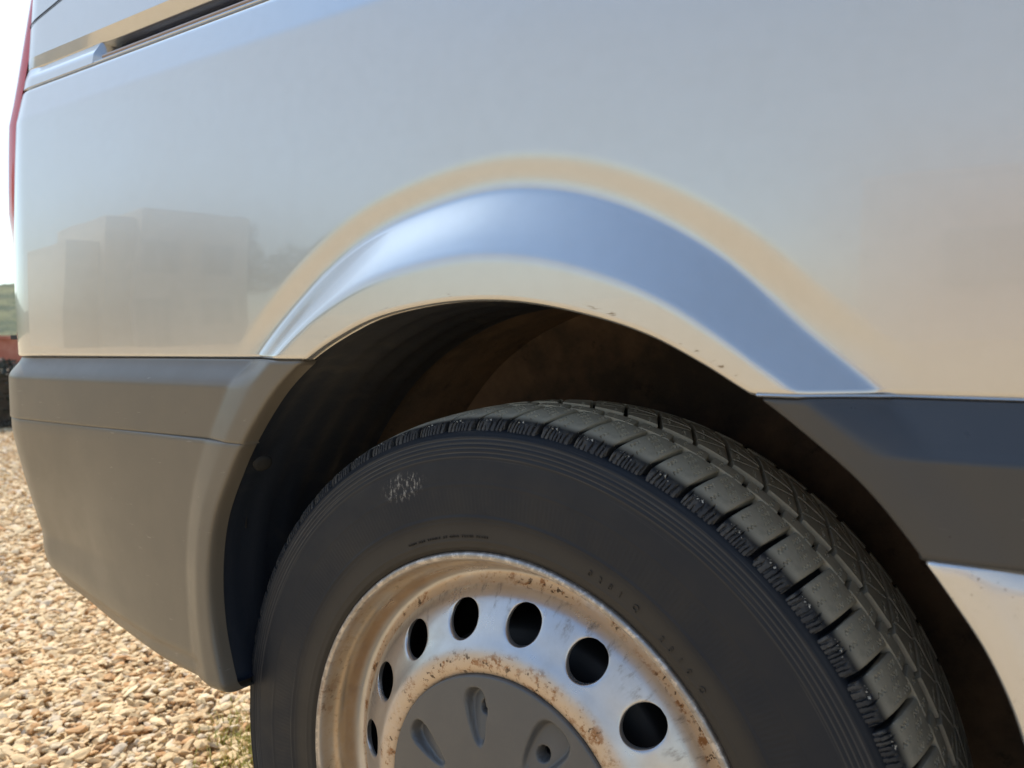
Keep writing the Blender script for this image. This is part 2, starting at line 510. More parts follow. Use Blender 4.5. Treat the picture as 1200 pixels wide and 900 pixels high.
# rear strip above the bumper: slanted top face then an upright face
row_patch('rear_rubbing_strip', np.linspace(.2985, .3755, 34),
          lambda z, u: np.interp(u, [-.78, -.30, -.18], [.0320, .0395, .0445]) - .0165 * smin_step(z, .350, .380) * 1.0 - .004 * smin_step(z, .330, .294) * 0, -1, strip_pl if False else bump_pl,
          top_roll=.003, bot_roll=.002)
# bumper corner below it: bottom edge climbs towards the rear
def bz(u, z):
    zb_ = np.interp(u, [U_END, -.87, -.762, -.62, -.45, -.30], [.083, .078, .070, .054, .047, .050])
    f = (.2955 - z) / (.2955 - .045)
    return (.2955 - f * (.2955 - zb_)) - z
def bumper_base(z, u):
    k = np.interp(u, [U_END, -.87, -.762, -.62, -.45, -.30], [.083, .078, .070, .054, .047, .050])
    b = np.interp(u, [-.85, -.62, -.33, -.28], [.0300, .0320, .0425, .0455]) - .026 * np.clip((.285 - z) / .15, 0, 1) ** 1.25 * smin_step(-u, .45, .80)
    b = b - .006 * np.clip((.285 - z) / .15, 0, 1.5) * smin_step(-u, .30, .55)
    b = b - .012 * np.clip(1 - (z - k) / .045, 0, 1) ** 2 * smin_step(-u, .35, .75)
    b = b - .004 * smin_step(z - k, .020, .012) * smin_step(-u, .2, .5)
    return b
row_patch('bumper', np.linspace(.045, .2955, 60), bumper_base, -1, bump_pl, top_roll=.002, bot_roll=.010, zshift=bz)
# strip ahead of the wheel
row_patch('side_rubbing_strip', np.linspace(.2745, .3570, 40),
          lambda z, u:   .0460 - .0235 * smin_step(z, .3265, .3310) * np.clip((z - .3265) / .030, 0, 1), 1, strip_pl, top_roll=.002, bot_roll=.003)
# sill below
row_patch('sill_panel', np.linspace(-.12, .2700, 70),
          lambda z, u: .0450 - .004 * smin_step(z, .262, .2705) - .06 * (.27 - z), 1, sill_paint, top_roll=.003, bot_roll=.006)
# light bead under the panel edge ahead of the wheel
ub = np.linspace(.225, 2.4, 90)
bead = []
for k in range(9):
    an = math.pi * 2 * k / 8
    bead.append(place(ub, .3603 + .0012 * math.sin(an) + ub * 0, height(ub, ub * 0 + .3600, .0192 + ub * 0) - .001 + .0022 * math.cos(an)))
surf('seam_bead', np.stack(bead, 1), paint, van)

# dark backing behind the seams
def backing(name, z0, z1, h, u0, u1, n=60):
    u = np.linspace(u0, u1, n)
    surf(name, np.stack([place(u, np.full(n, z0), h), place(u, np.full(n, z1), h)], 1), black_m, van, flip=True)
backing('seam_backing', .20, .40, .002, U_END, -.325)
backing('seam_backing', .24, .40, .002, .395, 2.4)
backing('seam_backing', .70, .83, -.045, U_END, 2.4)

# --- upper side: recess, rail slot, upper panel
def upper_h(z):
    b = float(base_panel(ZT))
    return b - .17 * (z - ZT)
ZS0, ZS1, ZU = .7325, .7590, .7730
# lower ledge of the recess, just above the seam
us2 = np.concatenate([np.linspace(U_END, XC - .174, 8, endpoint=False), np.linspace(XC - .174, XC, 26, endpoint=False), np.linspace(XC, 2.4, 120)])
X_SLOT = -.592
def rec_in(u):              # how far the recess is sunk: fades out behind the end cover
    return .020 * smin_step(u, X_SLOT - .20, X_SLOT - .13)
rows = []
hU = upper_h(ZU)
prof = [(.7305, -.016, 0), (.7305, -.002, 0), (.7315, -.0005, 0)]
P_ = [place(us2, np.full_like(us2, ZT + .0045), upper_h(ZT + .0045) - .014), place(us2, np.full_like(us2, ZT + .0045), upper_h(ZT + .0045) - .001 - rec_in(us2) * 0)]
P_ += [place(us2, np.full_like(us2, ZT + .0065), upper_h(ZT + .0065) - .0)]
P_ += [place(us2, np.full_like(us2, ZS0), upper_h(ZS0) - .001)]
surf('rail_ledge', np.stack(P_, 1), paint, van, flip=True)
# face that looks down, above the slot
pf = []
for k, z in enumerate(np.linspace(ZS1, ZU, 9)):
    f = (z - ZS1) / (ZU - ZS1)
    dep = (.0065 + .0035 * smin_step(us2, X_SLOT - .015, X_SLOT + .004)) * (1 - f) * smin_step(us2, -.79, -.73)
    pf.append(place(us2, np.full_like(us2, z), upper_h(z) - dep))
first = pf[0].copy(); first[:, 1] += .020
surf('rail_upper_face', np.stack([first] + pf, 1), paint, van, flip=True)
# end cover that closes the slot towards the rear corner
ue = np.concatenate([np.linspace(U_END, XC - .174, 6, endpoint=False), np.linspace(XC - .174, XC, 24, endpoint=False), np.linspace(XC, X_SLOT, 46)])
pc = []
for k, z in enumerate(np.linspace(ZS0 - .0004, ZS1 + .0004, 8)):
    f = (z - ZS0) / (ZS1 - ZS0)
    dep = .0065 * np.clip((z - .7450) / (ZS1 - .7450), 0, 1) * smin_step(ue, -.79, -.73)
    ux = np.append(ue, X_SLOT); end = np.append(ue * 0, .034)
    pc.append(place(ux, np.full_like(ux, z), upper_h(z) - np.append(dep, dep[-1]) - end))
surf('rail_end_cover', np.stack(pc, 1), paint, van, flip=True)
# slot and rail
un = np.linspace(X_SLOT - .002, 2.4, 60)
surf('rail_slot', np.stack([place(un, np.full_like(un, ZS0 - .0005), upper_h(ZS0) - .002), place(un, np.full_like(un, ZS0 - .0005), upper_h(ZS0) - .036),
                            place(un, np.full_like(un, ZS1 + .0005), upper_h(ZS0) - .036), place(un, np.full_like(un, ZS1 + .0005), upper_h(ZS0) - .016)], 1), slot_m, van, flip=True)
rr = []
ur = np.linspace(X_SLOT + .012, 2.4, 50)
for k in range(11):
    an = 2 * math.pi * k / 10
    rr.append(place(ur,    .7385 + .0032 * math.sin(an) + ur * 0, upper_h(ZS0) - .008 + .0040 * math.cos(an)))
surf('sliding_door_rail', np.stack(rr, 1), rail_m, van)
# upper panel with leaning side and rounded roof edge
pu = []
for z in np.linspace(ZU, 1.75, 26): pu.append(place(us2, np.full_like(us2, z), upper_h(ZU) - .10 * (z - ZU) - .05 * (z - ZU) ** 2))
hl = upper_h(ZU) - .10 * (1.75 - ZU) - .05 * (1.75 - ZU) ** 2
for k in range(1, 9):
    an = k / 8 * math.pi / 2
    pu.append(place(us2, np.full_like(us2, 1.75 + .28 * math.sin(an)), hl - .28 * (1 - math.cos(an))))
surf('upper_side_panel', np.stack(pu, 1), paint, van, flip=True)
# thin corner seam of the upper panel
sz = np.linspace(0, 1, 14)
sm = []
for e in (-.0012, .0012):
    sm.append(place(XC - .045 + sz * .16, .815 + sz * .030 + e, upper_h(ZU) - .10 * (.815 + sz * .030 - ZU) + .0008))
surf('panel_seam', np.stack(sm, 1), black_m, van, flip=True)

# tail light wrapping round the corner
nz_, na_ = 30, 20
TL = np.zeros((nz_, na_, 3))
for i, z in enumerate(np.linspace(.515, 1.35, nz_)):
    f0 = np.interp(z, [.515, .60, .70, .80, 1.35], [27, 21, 15.5, 12, 9]) * math.pi / 180
    for j, f in enumerate(np.linspace(0, 1, na_)):
        th = f0 + (math.radians(100) - f0) * f
        u = XC - RC * th
        hh = (upper_h(z) if z > ZT else float(base_panel(z))) + .0075 * (1 - (1 - min(1, f * 9)) ** 2) * min(1, (z - .510) / .06)
        TL[i, j] = place(np.array(u), np.array(z), np.array(hh))
surf('tail_light', TL, lens_m, van)
# rear door hinge seen past the corner
hv = []
for i, (z, o_) in enumerate(((.395, .0), (.400, .008), (.418, .008), (.430, .002))):
    hv.append([place(np.array(XC - RC * math.radians(t_)), np.array(z), np.array(.012 + o_)) for t_ in (20, 24, 32, 48)])
surf('door_hinge', np.array(hv), clear_m, van)
V, F = boxes([(-.866, -.846, .012, .03, .402 + H, .408 + H)])
link('hinge_bolt', mesh('hinge_bolt', V, F, black_m, False), van)

# closed rest of the body: roof, far side, front, floor
W = 1.93
V, F = boxes([(-.86, 2.4, .30, W, 2.00 + H, 2.03 + H), (-.86, 4.1, W - .03, W, -.02 + H, 1.95 + H)])
link('roof_and_far_side', mesh('roof_and_far_side', V, F, paint, False), van)
V, F = boxes([(-.865, -.845, .11, W - .03, .16 + H, 2.0 + H)])
link('rear_doors', mesh('rear_doors', V, F, paint, False), van)
# nose of the van, a tapered block with its slanted windscreen
V = []
sec = [(2.4, 2.03), (2.9, 1.98), (3.5, 1.15), (4.15, .95), (4.35, .60), (4.35, -.08)]
for y in (.012, W): V += [(x, y, z + H) for x, z in sec] + [(2.4, y, -.12 + H)]
n = len(sec) + 1
F = [tuple(range(n)), tuple(range(2 * n - 1, n - 1, -1))] + [(k, k + n, (k + 1) % n + n, (k + 1) % n) for k in range(n)]
link('cab', mesh('cab', V, F, paint, False), van)
V, F = boxes([(-.80, -.46, .02, W - .05, .17 + H, .19 + H), (.50, 4.2, .02, W - .05, .02 + H, .05 + H), (-.47, .51, .34, W - .05, .17 + H, .19 + H)])
link('floor_pan', mesh('floor_pan', V, F, under_m, False), van)

# --- wheelhouse
def arch_wall(y0, y1, grow, mat, name, n=8, i0=0, i1=None, wob=.0):
    C = A[i0:i1].copy()
    cen = np.array([.03, .10]); d = C - cen; L = np.linalg.norm(d, axis=1, keepdims=True)
    rows = []
    for k, y in enumerate(np.linspace(y0, y1, n)):
        g = grow * min(1, k / (n - 1) * 2.5) + wob * math.sin(k * 1.9)
        q = cen + d * (1 + g / L)
        rows.append(np.stack([q[:, 0], np.full(len(q), y), q[:, 1] + H], -1))
    surf(name, np.stack(rows, 1), mat, van)
iL = int(np.argmax(A[:, 1]) * .80)
def arch_lid(C0, C1):
    pass
# black splash liner, ribbed, covers the rear half
Cl = A[:].copy()
cen = np.array([.03, .10]); d = Cl - cen; L = np.linalg.norm(d, axis=1)
def liner(name, y0, y1, s0, s1, grow, mat, n=14, ribs=0., drop=None):
    idx = np.linspace(s0, s1, 160) * (len(Cl) - 1)
    cx = np.interp(idx, np.arange(len(Cl)), Cl[:, 0]); cz = np.interp(idx, np.arange(len(Cl)), Cl[:, 1])
    d_ = np.stack([cx, cz], 1) - cen; L_ = np.linalg.norm(d_, axis=1)
    rows = []
    for k, y in enumerate(np.linspace(y0, y1, n)):
        g = grow + ribs * math.cos(k * math.pi / 2)
        q = cen + d_ * (1 + g / L_)[:, None]
        zz = q[:, 1].copy()
        if drop: zz = np.maximum(zz, drop(y))
        rows.append(np.stack([q[:, 0], np.full(len(q), y), zz + H], -1))
    return surf(name, np.stack(rows, 1), mat, van)
liner('wheelhouse_liner', -.036, .160, 0, .62, .0035, liner_m, 22, .0012, lambda y: .048 + 2.2 * max(0, y - .0) ** 1.6)
liner('wheelhouse_liner', -.036, .240, .70, 1, .004, liner_m, 22, .0008)
liner('wheelhouse_panel', -.016, .330, .14, 1, .014, rust_wall, 10)
# inner wall
ang = np.linspace(0, 1, 100)
idx = ang * (len(Cl) - 1)
cx = np.interp(idx, np.arange(len(Cl)), Cl[:, 0]); cz = np.interp(idx, np.arange(len(Cl)), Cl[:, 1])
rows = []
for f in np.linspace(1.04, 0, 14):
    rows.append(np.stack([.03 + (cx - .03) * f, .325 + .012 * np.sin(f * 9) + 0 * cx, .04 + (cz - .04) * f + H], -1))
surf('wheelhouse_wall', np.stack(rows, 1), rust_wall, van)
# plastic clips in the liner
for (cx_, cy_, cz_, nx_) in ((-.272, -.022, .276, 1),):
    V = []; F = []
    N = 14; ax = Vector((.78, -.30, -.55)).normalized(); q = ax.to_track_quat('Z', 'Y')
    for ring, (rr_, hh_) in enumerate(((.0095, 0), (.009, .002), (.006, .003), (.0, .0032))):
        for k in range(N):
            v = q @ Vector((rr_ * math.cos(2 * math.pi * k / N), rr_ * math.sin(2 * math.pi * k / N), hh_))
            V.append((v.x + cx_, v.y + cy_, v.z + cz_ + H))
    F = grid_faces(4, N) + [(r_ * N + N - 1, (r_ + 1) * N + N - 1, (r_ + 1) * N, r_ * N) for r_ in range(3)]
    link('liner_clip', mesh('liner_clip', V, F, under_m), van)

# ------------------------------------------------------------------ tyre
half = [(.006, .2170), (-.003, .2195), (-.007, .2235), (-.009, .2290), (-.0095, .2400), (-.0105, .2500), (-.0115, .265), (-.012, .285), (-.0110, .300),
        (-.0090, .312), (-.0065, .320), (-.0035, .3258), (.0010, .3298), (.010, .3328), (.03, .3365), (.06, .3390), (.093, .3400)]
full = half + [(.186 - y, r) for y, r in half[-2::-1]]
prof = dense(full, .0012)
seg = np.r_[0, np.cumsum(np.linalg.norm(np.diff(prof, axis=0), axis=1))]
tg = np.gradient(prof, axis=0); tg /= np.linalg.norm(tg, axis=1, keepdims=True)
nrm = np.stack([-tg[:, 1], tg[:, 0]], 1)           # (ny, nr) pointing out of the rubber
if nrm[len(nrm) // 2, 1] < 0: nrm = -nrm
def prof_at(u):
    return (np.interp(u, seg, prof[:, 0]), np.interp(u, seg, prof[:, 1]), np.interp(u, seg, nrm[:, 0]), np.interp(u, seg, nrm[:, 1]))
mid = np.argmax(prof[:, 1])
def u_of_y(y):                                     # on the tread
    k = [i for i in range(len(prof)) if prof[i, 1] > .3315]
    return float(np.interp(y, prof[k, 0], seg[k]))
u_edge = float(np.interp(.3185, prof[:mid, 1], seg[:mid]))     # where the shoulder flank ends
u_edge2 = seg[-1] - u_edge
y0, r0, ny0, nr0 = prof[:, 0], prof[:, 1], nrm[:, 0], nrm[:, 1]
disp = -.0088 * smin_step(seg, u_edge, u_edge + .014) * smin_step(-seg, -u_edge2, -u_edge2 + .014)
for rr_, amp, w_ in ((.3165, .0017, .0010), (.3125, .0016, .0009), (.3090, .0016, .0009), (.3055, .0013, .0008), (.3010, .0013, .0008), (.2780, .0005, .0008), (.2500, .0011, .0012), (.2460, .0005, .0008), (.2300, .0005, .0008), (.2250, .0008, .0008)):
    ur_ = float(np.interp(rr_, prof[:mid, 1], seg[:mid])); disp = disp + amp * np.exp(-((seg - ur_) / w_) ** 2)
NT = 420
th = np.linspace(0, 2 * math.pi, NT, endpoint=False)
Y = y0 + ny0 * disp; R_ = r0 + nr0 * disp
P_ = np.stack([np.cos(th)[:, None] * R_[None], np.repeat(Y[None], NT, 0), np.sin(th)[:, None] * R_[None]], -1)
tyre = surf('tyre', P_, rubber, van, closed=True, loc=(0, 0, H))

NB = 65
pitch = 2 * math.pi / NB
def block(name, u0, u1, nu, nt, hf, gap, shear, mat):
    """tread block centred on angle 0: height function over (angle fraction, u)"""
    u = np.linspace(u0, u1, nu)
    y, r, ny, nr = prof_at(u)
    t = np.linspace(-.5, .5, nt)
    T, Uu = np.meshgrid(t, u, indexing='ij')
    w = pitch - gap / .337
    ang = T * w + shear((Uu - u0) / (u1 - u0)) * pitch
    h = hf(T, Uu, ang)
    e = .012
    edge = (np.abs(T) > .5 - 1e-6) | (Uu <= u0 + 1e-9) | (Uu >= u1 - 1e-9)
    h = np.where(edge, np.minimum(h, -.0092), h)
    Yb = y[None] + ny[None] * h; Rb = r[None] + nr[None] * h
    P_ = np.stack([np.cos(ang) * Rb, Yb, np.sin(ang) * Rb], -1)
    me = mesh(name, P_.reshape(-1, 3), grid_faces(nt, nu), mat, smooth=False)
    return me
def sipes(T, Uu, spots, wid=.0007, L=.014, depth=.0065):
    """short wavy cuts: (angle fraction, u centre)"""
    o = np.zeros_like(T)
    for ft, uc in spots:
        du = (Uu - uc)
        wave = .0011 * np.sign(np.sin(du * 2 * math.pi / .0052))*np.minimum(1, np.abs(np.sin(du * 2 * math.pi / .0052))*1.4)
        dt = (T - ft) * pitch * .337 - wave
        o = np.where((np.abs(dt) < wid) & (np.abs(du) < L / 2), depth, o)
    return o
uS = u_of_y(.0560)
SEED = [0.0]
def h_shoulder(T, Uu, ang):
    flank = smin_step(Uu, u_edge + .015, u_edge + .002)            # 1 low on the flank
    h = 0.0 * T
    zw = .0125 + .004 * np.sin(T * 9 + SEED[0]) + .002 * np.sin(T * 31 + 2 * SEED[0])
    zone = smin_step(Uu, u_edge + zw + .004, u_edge + zw - .002)
    ser = np.sin((T + .5) * math.pi * 2 * (7.5 + .8 * math.sin(SEED[0] * 3)) + 1.5 * np.sin(T * 7 + SEED[0]) + .5 * np.sin(Uu * 420))
    cut = (ser > .50 + .35 * np.sin(T * 23 + SEED[0] * 5)) * zone
    h = h - .0024 * cut * (1 - .6 * flank)
    h = h - .0015 * flank
    # worn, slightly rounded rim of the block top
    dd = np.minimum(.5 - np.abs(T), 1) * pitch * .337
    h = h - .0012 * np.exp(-dd / .0012)
    L0 = u_edge + .030
    h = h - sipes(T, Uu, [(-.32, L0 + .012), (-.12, L0 + .018), (.08, L0 + .024), (.28, L0 + .028), (.30, L0 + .004), (-.0, L0 - .002), (-.33, L0 + .032)])
    return h
def h_plain(spots, thin=None):
    def f(T, Uu, ang):
        dd = (.5 - np.abs(T)) * pitch * .337
        h = -.0010 * np.exp(-dd / .0010) - sipes(T, Uu, spots, L=.011)
        if thin is not None: h = h - thin(T, Uu)
        return h
    return f
uA, uB = u_of_y(.0575), u_of_y(.0740)
uC, uD = u_of_y(.0830), u_of_y(.1190)
uE, uF = u_of_y(.1215), u_of_y(.1560)
uG = u_of_y(.1610)
def spread(a_, b_, n_): return [(-.38 + .76 * k / (n_ - 1), a_ + (b_ - a_) * (.3 + .4 * ((k * 7) % 5) / 4)) for k in range(n_)]
kinds = [
    ('tread_block', uS, u_edge, 96, 60, h_shoulder, .0034, lambda f: .10 * f, 0.0),
    ('tread_block', uA, uB, 26, 40, h_plain([(-.25, uA + .006), (.2, uA + .011)]), .0030, lambda f: .10 * f, .42),
    ('tread_block', uC, uD, 46, 40, h_plain([(-.2, uC + .010), (.25, uC + .026)], lambda T, U: .003 * (np.abs((T) * .5 + (U - uC) / (uD - uC) - .55) < .02)), .0034, lambda f: .55 * f, .10),
    ('tread_block', uE, uF, 44, 40, h_plain([(-.25, uE + .024), (.2, uE + .009)], lambda T, U: .003 * (np.abs((T) * .9 - (U - uE) / (uF - uE) + .55) < .022)), .0034, lambda f: .60 * f, .65),
]
for (nm, ua, ub_, nu, nt, hf, gap, shf, off) in kinds:
    if ua > ub_:
        ua, ub_ = ub_, ua
        sh2 = (lambda f, s=shf: s(1 - f))
    else: sh2 = shf
    mes = []
    for q_ in range(5 if hf is h_shoulder else 1):
        SEED[0] = q_ * 1.7
        mes.append(block(nm, ua, ub_, nu, nt, hf, gap, sh2, tread_m))
    for k in range(NB):
        me = mes[(k * 3 + k // 4) % len(mes)]
        a_ = (k + off) * pitch + math.radians(2.3)
        o = bpy.data.objects.new('tread_block', me)
        col.objects.link(o); o.parent = tyre
        o.rotation_euler = (0, -a_, 0)
# far shoulder, beyond the first 280 blocks: one joined part
V = []; F = []
u = np.linspace(uG, u_edge2, 12); yv, rv, nyv, nrv = prof_at(u)
for k in range(NB):
    o_ = len(V)
    tsv = np.linspace(-.5, .5, 5) * (pitch - .0045 / .337) + k * pitch
    for i, t in enumerate(tsv):
        for j in range(len(u)):
            hh = -.0078 if (i in (0, 4) or j in (0, len(u) - 1)) else -.0
            hh2 = hh
            tt_ = tsv[1] - .0002 if i == 0 else (tsv[3] + .0002 if i == 4 else t)
            tt_ = t if i in (0, 4) else (tsv[0] + .0015 if i == 1 else (tsv[4] - .0015 if i == 3 else t))
            V.append((math.cos(tt_) * (rv[j] + nrv[j] * hh2), yv[j] + nyv[j] * hh2, math.sin(tt_) * (rv[j] + nrv[j] * hh2)))
    F += grid_faces(5, len(u), off=o_)
fs = link('far_shoulder_blocks', mesh('far_shoulder_blocks', V, F, tread_m, False), tyre)
fs['kind'] = 'stuff'

# moulded lettering on the sidewall
def lettering(items, name='sidewall_lettering'):
    V, F = [], []
    for text, r_, a0, size, gapk, flipx in items:
        a_ = a0
        for ch in text:
            if ch == ' ': a_ -= size * .8 / r_; continue
            cu = bpy.data.curves.new('glyph', 'FONT'); cu.body = ch; cu.size = size; cu.extrude = .0005; cu.align_x = 'CENTER'; cu.resolution_u = 3
            ob = bpy.data.objects.new('glyph', cu); col.objects.link(ob)
            dg = bpy.context.evaluated_depsgraph_get(); dg.update()
            me = ob.evaluated_get(dg).to_mesh()
            t_ = math.pi / 2 - a_
            o_ = len(V)
            for v in me.vertices:
                rad = r_ + v.co.y
                aa = a_ - v.co.x / r_
                uu = float(np.interp(rad, prof[:mid, 1], seg[:mid])); y_, _, _, _ = prof_at(uu)
                V.append((math.cos(aa) * rad, float(y_) - .0004 - v.co.z, math.sin(aa) * rad))
            F += [tuple(o_ + i for i in p_.vertices) for p_ in me.polygons]
            ob.evaluated_get(dg).to_mesh_clear()
            bpy.data.objects.remove(ob); bpy.data.curves.remove(cu)
            a_ -= size * gapk / r_
    o = link(name, mesh(name, V, F, rubber, False), tyre); o['kind'] = 'stuff'; return o
lettering([('0281 Q', .2345, math.radians(68), .0068, 1.35, 1), ('2310 O', .2310, math.radians(51), .0064, 1.45, 1),
           ('LOAD MAX SINGLE AT COLD TREAD PLIES', .2330, math.radians(113), .0030, .86, 1)])

# ------------------------------------------------------------------ steel rim
rimP = [(.012, .2160), (.002, .2190), (-.004, .2205), (-.0075, .2195), (-.0085, .2170), (-.0075, .2145), (-.004, .2130), (.002, .2120), (.007, .2098), (.0105, .2065), (.015, .2045), (.022, .2030),
        (.028, .2010), (.0325, .1975), (.0340, .1935), (.0325, .1895), (.0295, .1862), (.0255, .1825), (.0205, .1770)]
discP = [(.0205, .1770), (.0168, .1715), (.0100, .1600), (.0035, .1480), (-.0015, .1400)]
crestP = [(-.0015, .1400), (-.0045, .1345), (-.0062, .1285), (-.0058, .1225), (-.0030, .1175), (.003, .1130), (.010, .110)]
alldisc = dense(rimP + discP[1:] + crestP[1:], .0012)
def prof_r(r_):
    P2 = alldisc[alldisc[:, 1] < .1862]; o = np.argsort(P2[:, 1]); return np.interp(r_, P2[o, 1], P2[o, 0])
def revolve_arrays(P2, n=288):
    t = np.linspace(0, 2 * math.pi, n, endpoint=False)
    return np.stack([np.cos(t)[:, None] * P2[None, :, 1], np.repeat(P2[None, :, 0], n, 0), np.sin(t)[:, None] * P2[None, :, 1]], -1)
V = []; F = []
RO, RI = .1765, .1425
for part in (alldisc[alldisc[:, 1] >= RO], alldisc[alldisc[:, 1] <= RI]):
    part = part.copy()
    if part[0, 1] < .16: part = np.vstack([[prof_r(RI), RI], part])
    else: part = np.vstack([part, [prof_r(RO), RO]])
    G = revolve_arrays(part); o_ = len(V)
    V += [tuple(v) for v in G.reshape(-1, 3)]; F += grid_faces(G.shape[0], G.shape[1], True, flip=True, off=o_)
NH = 16; hr = .0162
for k in range(NH):
    a0 = math.radians(17.3 + 22.5 * k)
    n = 64; o_ = len(V)
    half_a = math.pi / NH
    cors = [math.atan2(sy, sx) % (2 * math.pi) for sx in (half_a * .1605, -half_a * .1605) for sy in (RO - .1605, -(.1605 - RI))]
    phs = [2 * math.pi * i / n for i in range(n)]
    for c0 in cors:
        j0 = min(range(n), key=lambda i: abs(phs[i] - c0)); phs[j0] = c0
    for i in range(n):
        ph = phs[i]
        dx, dy = math.cos(ph), math.sin(ph)
        # boundary of the sector in (arc, r) space
        ax_, r_up, r_dn = half_a, RO - .1605, .1605 - RI
        sx_ = (half_a * .1605) / abs(dx) if abs(dx) > 1e-6 else 9
        sy_ = (r_up / dy) if dy > 1e-6 else ((r_dn / -dy) if dy < -1e-6 else 9)
        sb = min(sx_, sy_)
        bx, by = dx * sb, dy * sb
        ba, br = a0 + bx / .1605, .1605 + by
        for j, f in enumerate((0, .06, .14, .3, .55, .8, 1)):
            px, py = dx * hr, dy * hr
            # circle in true space
            hx = math.cos(a0) * (.1605 + py) - math.sin(a0) * px * 1; hz_ = math.sin(a0) * (.1605 + py) + math.cos(a0) * px
            ex, ez = math.cos(ba) * br, math.sin(ba) * br
            x = hx * (1 - f) + ex * f; z = hz_ * (1 - f) + ez * f
            rr_ = math.hypot(x, z)
            yy = float(prof_r(min(max(rr_, .1405), .1780)))
            yy += .0009 * (1 - min(1, f / .14)) ** 2
            V.append((x, yy, z))
    for i in range(n):
        i2 = (i + 1) % n
        for j in range(6):
            F.append((o_ + i * 7 + j, o_ + i * 7 + j + 1, o_ + i2 * 7 + j + 1, o_ + i2 * 7 + j))
    # wall of the punched hole
    w_ = len(V)
    for i in range(n):
        x, y, z = V[o_ + i * 7]
        V.append((x * .999, y + .0045, z * .999))
    for i in range(n):
        i2 = (i + 1) % n
        F.append((o_ + i * 7, o_ + i2 * 7, w_ + i2, w_ + i))
rim = link('wheel_rim', mesh('wheel_rim', V, F, rim_m), van, (0, 0, H))
tag(rim, 'silver steel rim with round holes and orange rust rings')
# barrel and brake drum behind the holes
G = revolve_arrays(np.array([(.012, .2155), (.03, .2035), (.06, .195), (.175, .200), (.180, .212), (.181, .02)]), 96)
surf('rim_barrel', G, dark_m, van, closed=True, loc=(0, 0, H))
G = revolve_arrays(np.array([(.045, .02), (.045, .120), (.050, .138), (.055, .143), (.14, .143), (.142, .02)]), 96)
surf('brake_drum', G, dark_m, van, closed=True, flip=True, loc=(0, 0, H))
# valve stem
V, F = [], []
for k in range(6):
    for j in range(10):
        an = 2 * math.pi * j / 10; rr_ = (.004, .0045, .0035, .003, .003, .001)[k]
        V.append((rr_ * math.cos(an), -.002 - .0 + .035 - .007 * k, rr_ * math.sin(an)))
F = grid_faces(6, 10) + [(r_ * 10 + 9, (r_ + 1) * 10 + 9, (r_ + 1) * 10, r_ * 10) for r_ in range(5)]
va = math.radians(-71)
link('valve_stem', mesh('valve_stem', V, F, black_m), van, (.160 * math.cos(va), 0, H + .160 * math.sin(va)))

# hub cap with eight moulded slots
nr, na = 110, 480
rs = np.concatenate([[0.0005], np.linspace(.006, .1145, nr - 5), [.1158, .1168, .1168, .1160]])
an = np.linspace(0, 2 * math.pi, na, endpoint=False)
AA, RR = np.meshgrid(an, rs, indexing='ij')
yy = -.0150 + .0085 * (RR / .1168) ** 2.2
yy = yy - .004 * smin_step(RR, .034, .026)
yy[:, -3] += .0012; yy[:, -2] += .005; yy[:, -1] += .012
lugs = []
for k in range(8):
    ac = math.radians(56.0 + 46.5 * k if k < 4 else 56.0 + 46.5 * 3 + (k - 3) * 44.1)
    wide = k in (0, 4)
    da = (AA - ac + math.pi) % (2 * math.pi) - math.pi
    lx = RR * np.cos(da) - .083; ly = RR * np.sin(da)
    hl_, hw = (.027, .0155) if wide else (.0245, .0100)
    wloc = hw * np.clip(1 + .42 * lx / hl_, .3, 2)
    q = np.sqrt((np.abs(lx) / hl_) ** 2.6 + (np.abs(ly) / wloc) ** 2.6)
    dep = (.0125 if not wide else .012) * (1 - smin_step(q, .70, 1.0))
    # the floor slopes: shallow towards the hub
    dep = dep * np.clip(.62 + .38 * lx / hl_, .15, 1)
    yy = yy + dep
    lugs.append((ac, .0785 if wide else .086, wide))
    lx2 = RR * np.cos(da) - (.0785 if wide else .089); ly2 = ly - (0 if wide else -.006)
    if wide or k == 1:
        yy = yy + .02 * (1 - smin_step(np.sqrt(lx2 ** 2 + ly2 ** 2), .0048, .0062))
G = np.stack([np.cos(AA) * RR, yy, np.sin(AA) * RR], -1)
cap = surf('hub_cap', G, cap_m, van, closed=True, flip=False, loc=(0, 0, H))
for ac, rr0, wide in lugs:
    if not wide: continue
    V, F = [], []
    for k, (q_, yq) in enumerate(((.0062, 0), (.0062, -.006), (.0045, -.0062), (.0045, .004))):
        for j in range(6 if k < 2 else 6):
            t_ = math.pi / 3 * j
            V.append((math.cos(ac) * rr0 + q_ * math.cos(t_), .012 + yq, math.sin(ac) * rr0 + q_ * math.sin(t_)))
    F = grid_faces(4, 6) + [(r_ * 6 + 5, (r_ + 1) * 6 + 5, (r_ + 1) * 6, r_ * 6) for r_ in range(3)]
    link('wheel_bolt', mesh('wheel_bolt', V, F, dark_m, False), cap)

